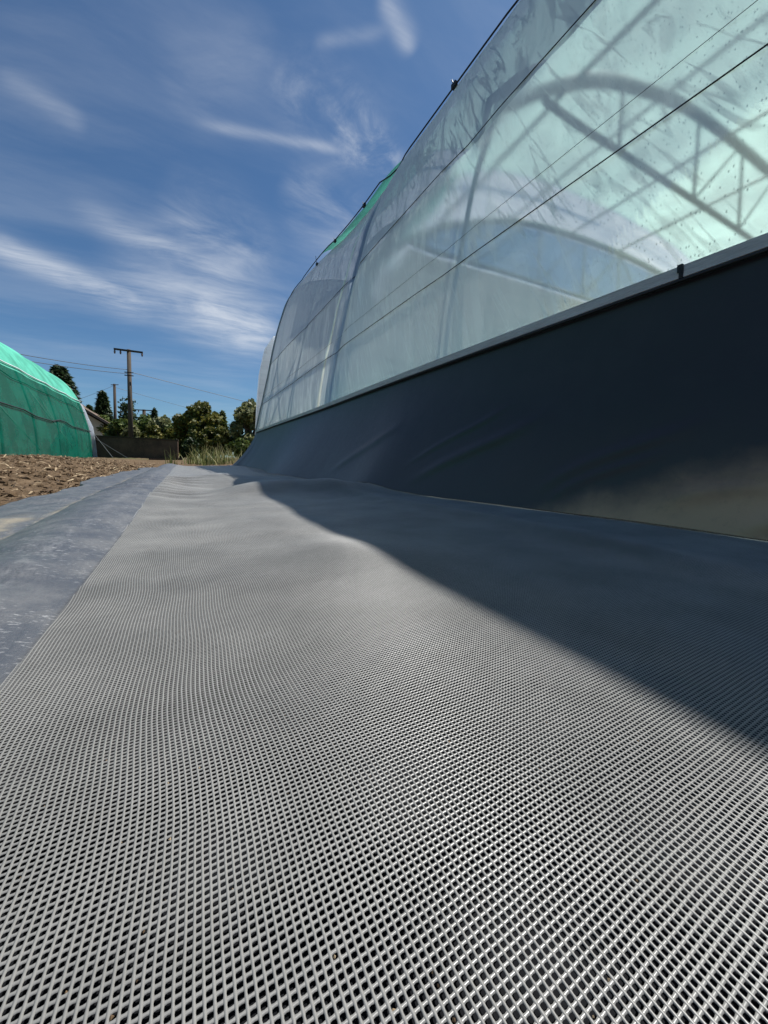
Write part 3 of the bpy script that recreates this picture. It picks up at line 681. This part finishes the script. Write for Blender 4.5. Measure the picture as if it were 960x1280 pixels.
# ------------------------------------------------------------------ behind: wall, house, poles, cables
FYW = 24.0
w = thing('low_wall', (-2.2, FYW+2, .1), 'low dark brown wall in front of the shrubs', 'wall')
a, bq = on_y(121, 545, FYW+2.4), on_y(222, 551, FYW)
c = MB(); dirv = (bq-a); c.prism([Vector((a.x-1.2, a.y+.03, 0)), Vector((bq.x, bq.y, 0)), bq, Vector((a.x-1.2, a.y+.03, a.z+.02))], Vector((.03, .28, 0))); c.build('panel', M['rust'], w)
c = MB(); c.prism([Vector((a.x-1.2, a.y-.03, a.z+.025)), Vector((bq.x+.02, bq.y-.05, bq.z+.005)), Vector((bq.x+.02, bq.y-.05, bq.z+.07)), Vector((a.x-1.2, a.y-.03, a.z+.09))], Vector((.03, .38, 0))); c.build('coping', M['wood'], w)

def beam(px0, px1, Y, label, name, sz):
    p, q = on_y(*px0, Y), on_y(*px1, Y); c = MB(); p.z = max(p.z, .1)
    d = (q-p); L = Vector((d.x, d.y, 0)).length; M4 = Matrix.Translation(p) @ Matrix.Rotation(math.atan2(d.y, d.x), 4, 'Z')
    c.box((0, 0, -.05), (L, .3, sz), M4); o = c.build(name, M['wood'], None, bevel=.012); tag(o, label, 'beam'); return o
beam((186,577), (228,577), 17, 'dark sawn beam lying on the soil in front of the low wall', 'timber_beam', .10)
beam((308,580.5), (350,580.5), 11.0, 'dark board on the ground beside the apron end of the greenhouse', 'timber_board', .05)

hs = thing('farm_house', (-9.5, 42, .1), 'beige rendered house with sloping tiled roof behind the green tunnel', 'house')
HY = 40.0
e0 = on_y(134, 530, HY); rg = Vector((e0.x-5.6, HY, e0.z+3.9)); lf = Vector((e0.x-11.2, HY, e0.z))
c = MB(); c.prism([Vector((e0.x-.25, HY, 0)), Vector((e0.x-.25, HY, e0.z)), rg+Vector((0,0,-.2)), Vector((lf.x+.25, HY, lf.z)), Vector((lf.x+.25, HY, 0))], Vector((0, 9, 0))); c.build('wall', M['render'], hs)
for s, e in ((1, e0), (-1, lf)):
    c = MB(); ee = e + Vector((.35*s, -.7, -.25)); rr = rg + Vector((0, -.7, 0)); c.prism([ee, rr, rr+Vector((0,0,.22)), ee+Vector((0,0,.22))], Vector((0, 10.4, 0))); c.build('roof', M['tile'], hs)
c = MB(); c.box((e0.x-4.1, HY-.02, 1.2), (e0.x-3.0, HY+.1, 2.5)); c.build('window', M['wood'], hs)

def pole(px, ytop, Y, r0, r1, label, mat, arms):
    tp = on_y(px, ytop, Y); o = thing('utility_pole', (tp.x, Y, .05), label, 'utility pole', 'utility poles behind the low wall')
    c = MB(); c.tube([(tp.x, Y, -.1), (tp.x, Y, tp.z)], [r0, r1], 8); c.build('shaft', M[mat], o, True)
    for dz, hw, tilt in arms:
        c = MB(); z = tp.z-dz; c.box((-hw, -.09, -.05), (hw, .01, .06), Matrix.Translation((tp.x, Y-r1-.005, z)) @ Matrix.Rotation(tilt, 4, 'Y')); ar = c.build('crossarm', M['wood'], o)
        for sx_ in (-.94, -.55, .94):
            c = MB(); x = tp.x+hw*sx_; c.tube([(x, Y-r1-.04, z-.05), (x, Y-r1-.04, z-.16), (x, Y-r1-.04, z-.28)], [.035, .06, .03], 8); c.build('insulator', M['ceramic'], ar, True)
    return o, tp
P1, t1 = pole(161, 437, 30, .155, .115, 'tall concrete pole with a wide crossarm rising behind the low wall', 'pole', [(.12, .80, .02)])
for dz in (1.55, 1.75):
    c = MB(); c.tube([(t1.x-.25, 29.8, t1.z-dz), (t1.x+.25, 29.8, t1.z-dz)], .035, 6); c.build('bracket', M['dark'], P1)
P2, t2 = pole(143, 480, 36, .12, .09, 'slim dark wooden pole without crossarm left of the concrete pole', 'wood', [])
c = MB(); c.tube([(t2.x-.22, 35.9, t2.z-.1), (t2.x+.28, 35.9, t2.z-.05)], .03, 6); c.build('bracket', M['dark'], P2)
P3, t3 = pole(180, 512, 52, .20, .17, 'distant short pole with a plain crossarm right of the concrete pole', 'wood', [(.1, .95, 0)])
def cable_(pts, label, r, sag):
    a, b = [on_y(*p) for p in pts]; c = MB(); n = 18
    c.tube([a.lerp(b, k/n) - Vector((0, 0, sag*4*(k/n)*(1-k/n))) for k in range(n+1)], r, 5); tag(c.build('overhead_cable', M['dark']), label, 'cable', 'cables between the poles')
cable_(((-140,409,20),(159,462,29.8)), 'upper cable from the concrete pole over the green tunnel', .016, .18)
cable_(((-140,418,20),(159,467,29.8)), 'lower cable from the concrete pole over the green tunnel', .016, .18)
cable_(((163,465,29.8),(520,553,44)), 'cable from the concrete pole to the right towards the film greenhouse', .018, .15)
cable_(((143,484,36),(480,575,60)), 'thin cable from the slim wooden pole passing behind the concrete pole to the right', .012, .2)
cable_(((142,482,36),(20,520,30)), 'thin cable from the slim wooden pole down to the left', .010, .2)

# ------------------------------------------------------------------ trees, each its own
def leaves(name, clumps, n, size, mat, parent, flat=0.0, shell=.45):
    r = np.random.default_rng(abs(hash((round(clumps[0][0], 3), n))) % 2**31)
    w = np.array([c[3]*c[4]*c[5] for c in clumps])**.7; pick = r.choice(len(clumps), n, p=w/w.sum()); C = np.array(clumps)[pick]
    d = r.normal(size=(n, 3)); d /= np.linalg.norm(d, axis=1)[:, None]; rad = (shell+(1-shell)*r.random(n))**.8*(1+.12*r.normal(size=n))
    c = C[:, :3] + d*C[:, 3:6]*rad[:, None]
    nrm = d + .9*r.normal(size=(n, 3)); nrm[:, 2] += flat; nrm /= np.linalg.norm(nrm, axis=1)[:, None]
    a = np.cross(nrm, r.normal(size=(n, 3))); a /= np.linalg.norm(a, axis=1)[:, None]; b = np.cross(nrm, a)
    s = size*r.uniform(.5, 1.35, n)[:, None]; k = r.uniform(.45, .8, n)[:, None]
    V = np.stack([c-a*s, c-b*s*k+nrm*s*.15, c+a*s, c+b*s*k+nrm*s*.15], 1)
    return link(name, mesh_np(name, V.reshape(-1, 3), np.arange(n*4).reshape(-1, 4)), mat, parent)
def broad_tree(px, ytop, w_px, Y, label, mat, cat='tree', n=5200, size=.14, seed=1, name='broadleaf_tree', gap=.0, zb=.1):
    rr = random.Random(seed); top = on_y(px, ytop, Y); hw = abs(on_y(px+w_px/2, ytop, Y).x - top.x); h = top.z-zb
    o = thing(name, (top.x, Y, zb), label, cat, 'trees and shrubs behind the low wall')
    cl = []
    for k in range(44):
        q = rr.random(); zc = zb + h*(.16+.74*q); spread = hw*math.sin(math.pi*min(1, .25+.72*q))**.7*(1-gap*.2)
        an = rr.uniform(0, 6.28); rd = rr.random()**.5*spread*.8; s = rr.uniform(.10, .27)*h*.62
        cl.append((top.x+math.cos(an)*rd, Y+math.sin(an)*rd*.8, min(zc, top.z-s*.75), s*(.9-gap*.3), s*.9, s*(.8-gap*.25)))
    cl.append((top.x+hw*.1, Y, top.z-h*.12, h*.13, h*.13, h*.12))
    t = MB(); t.tube([(top.x, Y, -.1), (top.x+.05*h, Y, zb+h*.3), (top.x-.02*h, Y, zb+h*.75)], [.05*h*.6, .04*h*.6, .015*h], 7)
    for c in cl[::3]: t.tube([(top.x+.02*h, Y, zb+h*rr.uniform(.2,.5)), ((top.x+c[0])/2, (Y+c[1])/2, (zb+c[2])/2+.12*h), c[:3]], [.022*h, .014*h, .006*h], 5)
    t.build('trunk', M['bark'], o, True); leaves('crown', cl, n, size, M[mat], o); return o
def conifer(px, ytop, w_px, Y, label, mat='leaf_dark', n=4200, size=.16, seed=1, name='conifer_tree', lean=0.0, zb=.1, narrow=False):
    rr = np.random.default_rng(seed); top = on_y(px, ytop, Y); hw = abs(on_y(px+w_px/2, ytop, Y).x - top.x); h = top.z-zb
    o = thing(name, (top.x, Y, zb), label, 'tree', 'trees and shrubs behind the low wall')
    t = MB(); t.tube([(top.x, Y, -.1), (top.x, Y, zb+h*.55), (top.x, Y, top.z-.02*h)], [.03*h, .018*h, .004*h], 7)
    q = rr.random(n)**.75; lay = np.floor(q*(14 if not narrow else 22))/(14 if not narrow else 22); an = rr.integers(0, 9, n)*.698 + lay*37 + rr.normal(0, .16, n)
    prof_ = (1-q)**.8 if not narrow else np.sin(math.pi*np.clip(1-q, 0, 1)**.6)**.6
    R0 = hw*(.12+.9*prof_)*rr.uniform(.75, 1.15, n); f = rr.random(n)**.6; rd = R0*f
    zc = zb + h*(.10+.88*q) - rd*.22 + rr.normal(0, .015*h, n)
    c = np.stack([top.x+np.cos(an)*rd, Y+np.sin(an)*rd, np.minimum(zc, top.z)], -1)
    out = np.stack([np.cos(an), np.sin(an), np.full(n, -.25)], -1) + .35*rr.normal(size=(n, 3)); out /= np.linalg.norm(out, axis=1)[:, None]
    sd_ = np.cross(out, rr.normal(size=(n, 3))*.5+np.array([0, 0, 1])); sd_ /= np.linalg.norm(sd_, axis=1)[:, None]
    s = size*rr.uniform(.6, 1.4, n)[:, None]
    V = np.stack([c-out*s, c+sd_*s*.34, c+out*s, c-sd_*s*.34], 1)
    t.build('trunk', M['bark'], o, True); link('crown', mesh_np('crown', V.reshape(-1, 3), np.arange(n*4).reshape(-1, 4)), M[mat], o); return o
conifer(74, 457, 100, 44, 'dark fir with spreading boughs rising above the green tunnel end', n=9000, size=.27, seed=3, name='fir_tree')
conifer(128, 489, 44, 47, 'dark pointed conifer behind the beige house roof', n=6000, size=.24, seed=5)
conifer(111, 507, 34, 45, 'short dark conifer between the fir and the pointed conifer', n=4000, size=.24, seed=8)
broad_tree(158, 496, 32, 42, 'dark thin crowned tree behind the concrete pole', 'leaf_dark', n=1700, size=.15, seed=9, gap=.9)
conifer(193, 510, 8, 50, 'narrow dark cypress beside the distant short pole', n=2500, size=.18, seed=11, name='cypress_tree', narrow=True)
broad_tree(187, 516, 26, 52, 'loose dark shrub under the distant short pole', 'leaf_dark', 'shrub', n=1500, size=.2, seed=12, name='shrub', gap=.6)
for i, (px, yt, wp_, Y, mt, lb) in enumerate(((150, 524, 60, 33, 'leaf_mid', 'dark green shrub at the foot of the slim wooden pole'),
        (178, 519, 52, 34, 'leaf_mid', 'rounded green shrub just right of the concrete pole'), (203, 521, 52, 33, 'leaf_pale', 'pale green shrub over the right part of the low wall'),
        (224, 526, 48, 31, 'leaf_mid', 'small green shrub over the right end of the low wall'), (126, 518, 44, 41, 'leaf_mid', 'green shrub at the corner of the beige house'),
        (165, 531, 30, 31, 'leaf_pale', 'pale green shrub at the foot of the concrete pole'), (191, 532, 26, 30, 'leaf_olive', 'olive green shrub over the middle of the low wall'),
        (213, 536, 24, 29, 'leaf_olive', 'yellowish shrub near the right end of the low wall'), (137, 533, 24, 34, 'leaf_olive', 'olive green shrub between the beige house and the slim wooden pole'))):
    broad_tree(px, yt, wp_, Y, lb, mt, 'shrub', n=6500, size=.16, seed=20+i, name='shrub')
broad_tree(249, 502, 84, 26, 'broad olive green tree in full sun, largest crown right of the low wall', 'leaf_olive', n=14000, size=.12, seed=31)
conifer(278, 514, 24, 29, 'small pointed green conifer between the olive tree and the greenhouse', 'leaf_mid', n=3500, size=.15, seed=33)
broad_tree(272, 533, 74, 24, 'low olive bush in front of the small pointed conifer', 'leaf_olive', 'shrub', n=9500, size=.11, seed=35, name='shrub')
broad_tree(311, 499, 58, 23, 'pale loose tree against the far corner of the film greenhouse', 'leaf_pale', n=6500, size=.12, seed=37, gap=.5)
broad_tree(238, 548, 26, 22.5, 'dark bush against the right end of the low wall', 'leaf_dark', 'shrub', n=3500, size=.11, seed=39, name='shrub')
broad_tree(300, 548, 40, 20, 'dark green bush behind the dry weeds', 'leaf_mid', 'shrub', n=4200, size=.10, seed=41, name='shrub')
for i, (px, yt, wp_, Y, lb) in enumerate(((420, 500, 90, 40, 'round tree standing behind the far gable of the film greenhouse'), (520, 510, 90, 44, 'second tree further right behind the film greenhouse gable'))):
    broad_tree(px, yt, wp_, Y, lb, 'leaf_mid', n=3000, size=.25, seed=50+i)

# dry weeds at the end of the net
def weeds():
    n = 620; V = []; F = []; cen = [(random.gauss(258, 20), random.uniform(10.6, 15)) for _ in range(48)]
    for k in range(n):
        ce_ = random.choice(cen); px = random.gauss(ce_[0], 6.0); Y = random.gauss(ce_[1], .4); p = on_y(px, 580, Y); z0 = .02
        L = (.12+.62*random.random()**2)*(.7 if px < 240 else 1.0); an = random.uniform(0, 6.28); ln = random.uniform(.1, .9)*L; w_ = random.uniform(.008, .018)
        dx, dy = math.cos(an), math.sin(an); b = len(V)
        for q in (0, .4, .75, 1):
            c = Vector((p.x+dx*ln*q**1.8, p.y+dy*ln*q**1.8, z0+L*(q-.25*q*q*ln/L))); V += [c+Vector((-dy, dx, 0))*w_*(1-q*.9), c-Vector((-dy, dx, 0))*w_*(1-q*.9)]
        F += [(b+2*i, b+2*i+1, b+2*i+3, b+2*i+2) for i in range(3)]
    m = MB(); m.add(V, F); me = bpy.data.meshes.new('weeds'); me.from_pydata(V, [], F); tag(link('weeds', me, M['weed']), kind='stuff')
weeds()
